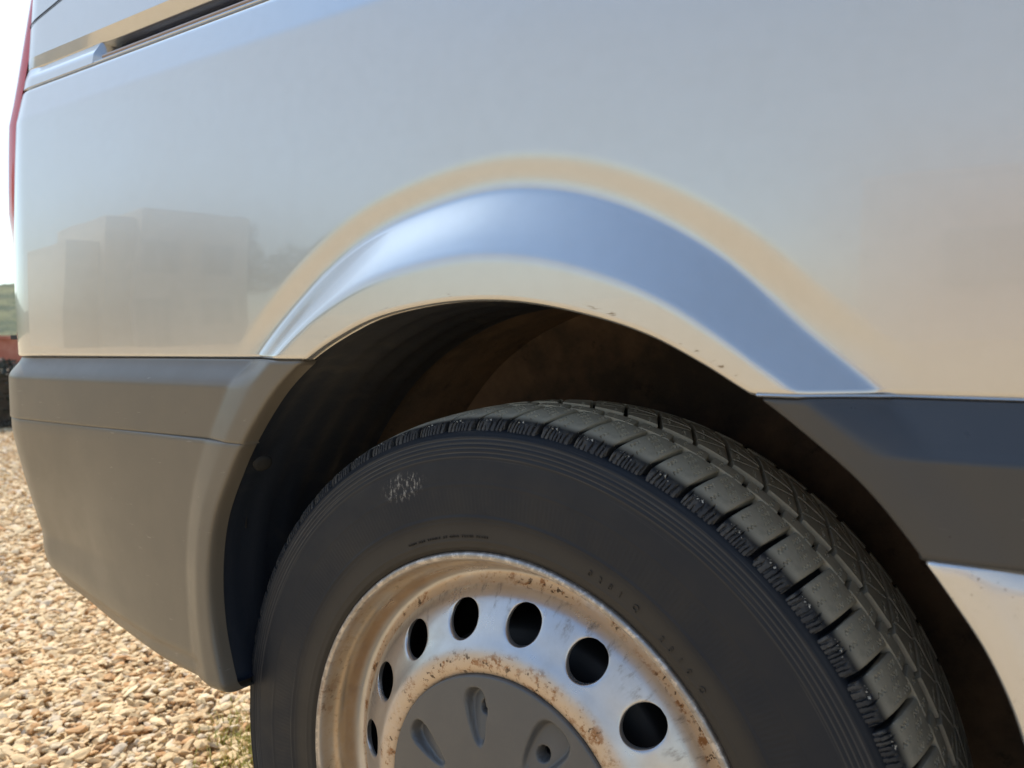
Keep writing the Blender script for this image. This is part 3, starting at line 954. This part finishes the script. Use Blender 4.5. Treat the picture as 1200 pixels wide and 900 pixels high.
# ------------------------------------------------------------------ ground
gm = Mat('gravel_ground', (.50, .40, .28), .9)
vo = gm.n('ShaderNodeTexVoronoi'); vo.inputs['Scale'].default_value = 34; gm.l(gm.obj(), vo.inputs['Vector'])
sep = gm.n('ShaderNodeSeparateColor'); gm.l(vo.outputs['Color'], sep.inputs[0])
cg = gm.mix(sep.outputs[0], (.50, .37, .21), (.74, .60, .40))
cg = gm.mix(gm.step(gm.noise(.55, 5), .42, .7, 0, .35), cg, (.50, .33, .18))
gm.color(cg)
gm.bump(gm.math('SUBTRACT', 1.0, vo.outputs['Distance']), .9, .02)
V, F = [], []
rings = [0, 1.5, 4, 9, 20, 60, 200, 700, 1500]
N = 64
for k, r_ in enumerate(rings):
    for j in range(N):
        V.append((r_ * math.cos(2 * math.pi * j / N), r_ * math.sin(2 * math.pi * j / N), -.006 if r_ < 1400 else -.006))
for k in range(len(rings) - 1):
    for j in range(N):
        j2 = (j + 1) % N
        if k == 0: F.append((j, N + j, N + j2))
        else: F.append((k * N + j, (k + 1) * N + j, (k + 1) * N + j2, k * N + j2))
g = link('ground', mesh('ground', V, F, gm))
g['kind'] = 'structure'

# loose stones of the gravel, in front of the lens
def ico(sub):
    import bmesh
    b = bmesh.new(); bmesh.ops.create_icosphere(b, subdivisions=sub, radius=1)
    v = np.array([x.co[:] for x in b.verts]); f = np.array([[q.index for q in x.verts] for x in b.faces]); b.free(); return v, f
def stones(name, n, rmin, rmax, azlo, azhi, smin, smax, sub, seed):
    r2 = np.random.default_rng(seed)
    v0, f0 = ico(sub)
    vars_ = []
    for k in range(24):
        v = v0.copy()
        for _ in range(9):                        # cut flats into the pebble
            d_ = r2.normal(size=3); d_ /= np.linalg.norm(d_); c_ = r2.uniform(.48, .82)
            t_ = v @ d_; v = v - np.outer(np.clip(t_ - c_, 0, None), d_)
        v = v + r2.normal(size=v.shape) * .035
        vars_.append(v)
    rad = np.sqrt(r2.uniform(rmin ** 2, rmax ** 2, n)); az = np.radians(r2.uniform(azlo, azhi, n))
    px = .377 - rad * np.sin(az); py = -.534 + rad * np.cos(az)
    keep = ~((np.abs(px) < .42) & (py > -.06) & (py < .16))
    px, py = px[keep], py[keep]; n = len(px)
    s = smin + (smax - smin) * r2.beta(1.3, 3.2, n)
    ar = r2.uniform(1.0, 1.9, n); fl_ = r2.uniform(.34, .62, n)
    an_ = r2.uniform(0, 2 * math.pi, n); tx = r2.normal(0, .28, n); ty = r2.normal(0, .28, n)
    vi = r2.integers(0, 24, n)
    base = np.array(vars_)[vi]                    # n, nv, 3
    sc = np.stack([s * ar, s, s * fl_ * 1.1], 1) * .5
    P3 = base * sc[:, None]
    ca, sa = np.cos(tx), np.sin(tx); y_ = P3[..., 1] * ca[:, None] - P3[..., 2] * sa[:, None]; z_ = P3[..., 1] * sa[:, None] + P3[..., 2] * ca[:, None]
    x_ = P3[..., 0]; cb, sb = np.cos(ty), np.sin(ty)
    x2 = x_ * cb[:, None] + z_ * sb[:, None]; z2 = -x_ * sb[:, None] + z_ * cb[:, None]
    cc_, ss_ = np.cos(an_), np.sin(an_)
    X = x2 * cc_[:, None] - y_ * ss_[:, None] + px[:, None]; Y2 = x2 * ss_[:, None] + y_ * cc_[:, None] + py[:, None]
    Z2 = z2 + (s * fl_ * .30 + r2.uniform(-.004, .010, n))[:, None]
    VV = np.stack([X, Y2, Z2], -1).reshape(-1, 3)
    nv = len(v0)
    FF = (f0[None] + (np.arange(n) * nv)[:, None, None]).reshape(-1, 3)
    me = bpy.data.meshes.new(name)
    me.vertices.add(len(VV)); me.vertices.foreach_set('co', VV.astype(np.float32).ravel())
    me.loops.add(FF.size); me.loops.foreach_set('vertex_index', FF.astype(np.int32).ravel())
    me.polygons.add(len(FF)); me.polygons.foreach_set('loop_start', (np.arange(len(FF)) * 3).astype(np.int32))
    me.update(calc_edges=True)
    me.polygons.foreach_set('use_smooth', [False] * len(FF))
    at = me.attributes.new('tone', 'FLOAT', 'POINT')
    at.data.foreach_set('value', np.repeat(r2.uniform(0, 1, n), nv).astype(np.float32))
    me.materials.append(stone_m.m)
    o = link(name, me); o['kind'] = 'stuff'
    return o
stone_m = Mat('limestone', (.6, .5, .36), .85)
at = stone_m.n('ShaderNodeAttribute', attribute_name='tone')
rmp = stone_m.n('ShaderNodeValToRGB')
el = rmp.color_ramp.elements
el[0].position = 0; el[0].color = (.52, .36, .20, 1)
el[1].position = 1; el[1].color = (.78, .63, .42, 1)
for ps, cl in ((.08, (.50, .27, .11, 1)), (.16, (.60, .41, .22, 1)), (.5, (.70, .53, .31, 1)), (.8, (.74, .59, .37, 1)), (.95, (.60, .50, .38, 1))):
    e_ = el.new(ps); e_.color = cl
stone_m.l(at.outputs['Fac'], rmp.inputs[0])
sn = stone_m.noise(110, 5, .65)
stone_m.color(stone_m.mix(stone_m.step(sn, .45, .75, 0, .35), rmp.outputs[0], (.45, .31, .18)))
stone_m.bump(sn, .5, .003)
g1 = stones('gravel', 23000, 1.15, 2.8, 43, 73, .007, .034, 2, 3)
tag(g1, None)
g2 = stones('gravel', 33000, 2.8, 8.6, 41, 75, .016, .046, 1, 5)

# grass tuft growing through the gravel beside the tyre
grass_m = Mat('dry_grass', (.30, .30, .07), .6)
gn_ = grass_m.noise(30, 2); grass_m.color(grass_m.mix(grass_m.step(gn_, .35, .65), (.34, .36, .07), (.58, .50, .18)))
V, F = [], []
for k in range(900):
    cx_, cy_ = random.choice(((-.80, .36), (-.74, .33), (-.70, .38), (-.86, .40)))
    x = cx_ + random.gauss(0, .045); y = cy_ + random.gauss(0, .045)
    hgt = random.uniform(.010, .026); an_ = random.uniform(0, 6.28); w_ = random.uniform(.0010, .0024); ln = random.uniform(.2, 1.0) * hgt
    dx, dy = math.cos(an_), math.sin(an_)
    o_ = len(V)
    for f in (0, .5, 1):
        ww = w_ * (1 - f * .9)
        V += [(x + dx * ln * f * f - dy * ww, y + dy * ln * f * f + dx * ww, .004 + hgt * f), (x + dx * ln * f * f + dy * ww, y + dy * ln * f * f - dx * ww, .004 + hgt * f)]
    F += [(o_, o_ + 1, o_ + 3, o_ + 2), (o_ + 2, o_ + 3, o_ + 5, o_ + 4)]
gr = link('grass', mesh('grass', V, F, grass_m, False)); gr['kind'] = 'stuff'

# ------------------------------------------------------------------ background to the left
def polar_pos(az, dist):      # azimuth left of +Y, seen from the lens
    a_ = math.radians(az); return .377 - dist * math.sin(a_), -.534 + dist * math.cos(a_)
hill_m = Mat('wooded_hill', (.07, .10, .04), .9)
hn = hill_m.noise(.05, 6, .6); hn2 = hill_m.noise(.35, 4, .6)
hc = hill_m.mix(hill_m.step(hn, .40, .62), (.045, .075, .030), (.16, .17, .07))
hill_m.color(hill_m.mix(hill_m.step(hn2, .45, .65, 0, .6), hc, (.03, .055, .025)))
hill_m.bump(hn2, 1.0, 4.0)
azs = np.linspace(15, 120, 160); rows = []
hn_ = np.interp(azs, [15, 35, 50, 60, 66, 72, 85, 100, 120], [14, 20, 26, 34, 33, 28, 30, 22, 12]) * 1.12
for k, f in enumerate(np.linspace(0, 1, 26)):
    dd = 300 + 330 * f
    hh = hn_ * np.sin(min(1, f * 1.05) * math.pi / 2) + 2.2 * np.sin(azs * .9 + f * 7) * f + 1.2 * np.sin(azs * 2.7 + k) * f
    rows.append(np.stack([.377 - dd * np.sin(np.radians(azs)), -.534 + dd * np.cos(np.radians(azs)), hh * 1.0 + .5 - 1.5 * (1 - f)], -1))
hl_o = surf('hill', np.stack(rows, 1), hill_m); hl_o['kind'] = 'structure'

# low red-brown wall
wm = Mat('red_wall', (.36, .13, .09), .85)
wn_ = wm.noise(3, 6, .6); wm.color(wm.mix(wm.step(wn_, .4, .65), (.33, .12, .085), (.42, .20, .15)))
wall = bpy.data.objects.new('garden_wall', None); col.objects.link(wall)
x0, y0_ = polar_pos(52, 17); x1, y1_ = polar_pos(78, 15)
wall.location = (x0, y0_, 0); ang_ = math.atan2(y1_ - y0_, x1 - x0); wall.rotation_euler.z = ang_
Lw = math.hypot(x1 - x0, y1_ - y0_)
tag(wall, 'low red-brown wall beyond the dark hedge at the left edge', 'wall')
V, F = boxes([(0, Lw, -.1, .1, -.05, .84)]); link('wall_body', mesh('wall_body', V, F, wm, False), wall)
V, F = boxes([(-.05, Lw + .05, -.16, .16, .842, .895)]); link('coping', mesh('coping', V, F, wm, False), wall)

# dark clipped hedge standing in its own shade
leaf_m = Mat('hedge_leaf', (.045, .06, .03), .7)
ln_ = leaf_m.noise(5, 3); leaf_m.color(leaf_m.mix(leaf_m.step(ln_, .4, .6), (.030, .036, .022), (.095, .085, .065)))
twig_m = Mat('hedge_twig', (.07, .055, .04), .8)
def leaf_cloud(n, fn, size, rg, fold=.0):
    V = np.zeros((n, 4, 3))
    for k in range(n):
        p_ = fn(); d1 = rg.normal(size=3); d1 /= np.linalg.norm(d1); d2 = np.cross(d1, rg.normal(size=3)); d2 /= np.linalg.norm(d2)
        s = size * rg.uniform(.6, 1.4)
        V[k] = [p_ - d1 * s, p_ + d2 * s * .5, p_ + d1 * s, p_ - d2 * s * .5]
    return V.reshape(-1, 3), [(4 * k, 4 * k + 1, 4 * k + 2, 4 * k + 3) for k in range(n)]
hedge = bpy.data.objects.new('hedge', None); col.objects.link(hedge)
hx0, hy0 = polar_pos(56, 9.4); hx1, hy1 = polar_pos(76, 8.2)
hedge.location = (hx0, hy0, 0); hedge.rotation_euler.z = math.atan2(hy1 - hy0, hx1 - hx0)
Lh = math.hypot(hx1 - hx0, hy1 - hy0)
tag(hedge, 'low dark hedge along the far edge of the gravel', 'hedge')
def hp():
    x = rng.uniform(0, Lh); t = rng.uniform(-1, 1); z = rng.uniform(0, 1)
    top_ = .60 + .05 * math.sin(x * 3.1) + .03 * math.sin(x * 11)
    return np.array([x, t * .42 * (1 - .35 * z ** 3) + .03 * math.sin(x * 17), z * top_])
V, F = leaf_cloud(15000, hp, .026, rng)
link('foliage', mesh('foliage', V, F, leaf_m, False), hedge)
V, F = boxes([(.2 + k * .33, .225 + k * .33, -.02 + .1 * math.sin(k * 5), .01 + .1 * math.sin(k * 5), -.02, .5) for k in range(int(Lh / .33))])
V2, F2 = boxes([(.05, Lh - .05, -.26, .26, .02, .47)])
link('stems', mesh('stems', V + V2, F + [tuple(i + len(V) for i in f) for f in F2], twig_m, False), hedge)

# ------------------------------------------------------------------ yard behind the lens (seen mirrored in the paint)
stone_w = Mat('house_wall_plaster', (.5, .46, .4), .85)
sn_ = stone_w.noise(2.5, 6, .6); stone_w.color(stone_w.mix(stone_w.step(sn_, .35, .65), (.62, .57, .49), (.72, .66, .56)))
pink_w = Mat('pink_plaster', (.38, .29, .27), .85)
pn_ = pink_w.noise(1.5, 6, .6); pink_w.color(pink_w.mix(pink_w.step(pn_, .35, .65), (.68, .60, .56), (.74, .66, .61)))
roof_m = Mat('clay_roof', (.33, .15, .09), .8)
roof_m.bump(roof_m.math('SINE', roof_m.math('MULTIPLY', roof_m.noise(2, 1), 60)), .3, .03)
win_m = Mat('shutter_paint', (.42, .40, .36), .5)
frame_m = Mat('window_frame', (.55, .53, .50), .5)
def house(name, label, x, y, rz, masses, wall_mat, wins, flat=True):
    root = bpy.data.objects.new(name, None); col.objects.link(root); root.location = (x, y, 0); root.rotation_euler.z = rz
    tag(root, label, 'house')
    for (a0_, a1_, d0, d1, hh) in masses:
        V, F = boxes([(a0_, a1_, d0, d1, -.2, hh)])
        w = link('wall', mesh('wall', V, F, wall_mat, False), root)
        o_ = .02
        V, F = boxes([(a0_ - o_, a1_ + o_, d0 - o_, d1 + o_, hh + .003, hh + .12)])
        link('roof', mesh('roof', V, F, wall_mat, False), root)
    for (wx, wz, ww, wh, d0) in wins:
        V, F = boxes([(wx - ww / 2 - .07, wx + ww / 2 + .07, d0 - .05, d0 + .05, wz - .07, wz + wh + .07)])
        f = link('window', mesh('window', V, F, frame_m, False), root)
        V, F = boxes([(wx - ww / 2, wx - .03, d0 - .065, d0 - .045, wz, wz + wh), (wx + .03, wx + ww / 2, d0 - .065, d0 - .045, wz, wz + wh)])
        link('shutter', mesh('shutter', V, F, win_m, False), f)
    return root
# mirrored view: azimuth left of -Y, distance from the mirrored lens
def mpos(az, dist):
    a_ = math.radians(az); return .377 - dist * math.sin(a_), .534 - dist * math.cos(a_)
xa_, ya_ = mpos(64.6, 30); xb_, yb_ = mpos(52.4, 30)
rz_ = math.atan2(yb_ - ya_, xb_ - xa_)           # local +x from the rear end to the near end
Lx = math.hypot(xb_ - xa_, yb_ - ya_) * .87
# local +y must point away from the van
house('stepped_house', 'grey plaster house of three stepped flat-roofed blocks across the yard', xb_, yb_, rz_ + math.pi - .36,
      [(0, Lx * .66, .0, 7, 5.75), (Lx * .66 + .003, Lx * .83, .6, 6, 5.45), (Lx * .83 + .003, Lx, 1.3, 6.5, 4.5)], stone_w,
      [(1.2, 3.4, 1.0, 1.2, 0), (3.0, 3.4, 1.0, 1.2, 0), (1.2, .9, 1.0, 1.2, 0), (3.2, .02, 1.0, 2.1, 0)])
xa_, ya_ = mpos(11.0, 15)
house('pink_house', 'low pinkish plaster house standing right across the yard from the van', xa_ + 9, ya_, math.pi, [(0, 9.0, 0, 6, 3.75)], pink_w,
      [(7.2, 1.2, 1.1, 1.3, 0), (4.5, .02, 1.0, 2.1, 0), (2.2, 1.2, 1.1, 1.3, 0)], flat=False)

tree_leaf = Mat('tree_leaf', (.07, .09, .035), .7)
tln = tree_leaf.noise(2, 3); tree_leaf.color(tree_leaf.mix(tree_leaf.step(tln, .4, .6), (.045, .07, .025), (.11, .13, .05)))
bark_m = Mat('bark', (.12, .09, .06), .9)
bk = bark_m.noise(20, 5); bark_m.color(bark_m.mix(bk, (.08, .06, .045), (.17, .13, .09))); bark_m.bump(bk, .6, .02)
def tree(az, dist, hgt, rad, label, seed):
    x, y = mpos(az, dist); rg = np.random.default_rng(seed)
    root = bpy.data.objects.new('broadleaf_tree', None); col.objects.link(root); root.location = (x, y, 0)
    tag(root, label, 'tree')
    cl = [(rg.normal(0, rad * .45), rg.normal(0, rad * .45), hgt * rg.uniform(.5, .92), rad * rg.uniform(.28, .5)) for _ in range(16)]
    def fp():
        c_ = cl[rg.integers(0, 16)]; d_ = rg.normal(size=3); d_ /= np.linalg.norm(d_)
        return np.array(c_[:3]) + d_ * c_[3] * rg.uniform(.55, 1.0)
    V, F = leaf_cloud(5000, fp, .16, rg)
    link('crown', mesh('crown', V, F, tree_leaf, False), root)
    V, F = [], []
    def limb(p0, p1, r0_, r1_):
        o_ = len(V)
        for f in (0, .5, 1):
            c_ = np.array(p0) * (1 - f) + np.array(p1) * f; rr_ = r0_ * (1 - f) + r1_ * f
            for k in range(8): V.append((c_[0] + rr_ * math.cos(k * math.pi / 4), c_[1] + rr_ * math.sin(k * math.pi / 4), c_[2]))
        for q_ in range(2):
            for k in range(8): F.append((o_ + q_ * 8 + k, o_ + q_ * 8 + (k + 1) % 8, o_ + q_ * 8 + 8 + (k + 1) % 8, o_ + q_ * 8 + 8 + k))
    limb((0, 0, -.1), (.1, 0, hgt * .5), .28, .16)
    for c_ in cl[:7]: limb((.1, 0, hgt * .42), c_[:3], .11, .03)
    link('trunk', mesh('trunk', V, F, bark_m), root)
tree(53.5, 48, 9.0, 3.2, 'broad green tree rising behind the stepped grey house', 1)
tree(47.5, 46, 6.6, 3.0, 'smaller round tree to the side of the stepped grey house', 2)
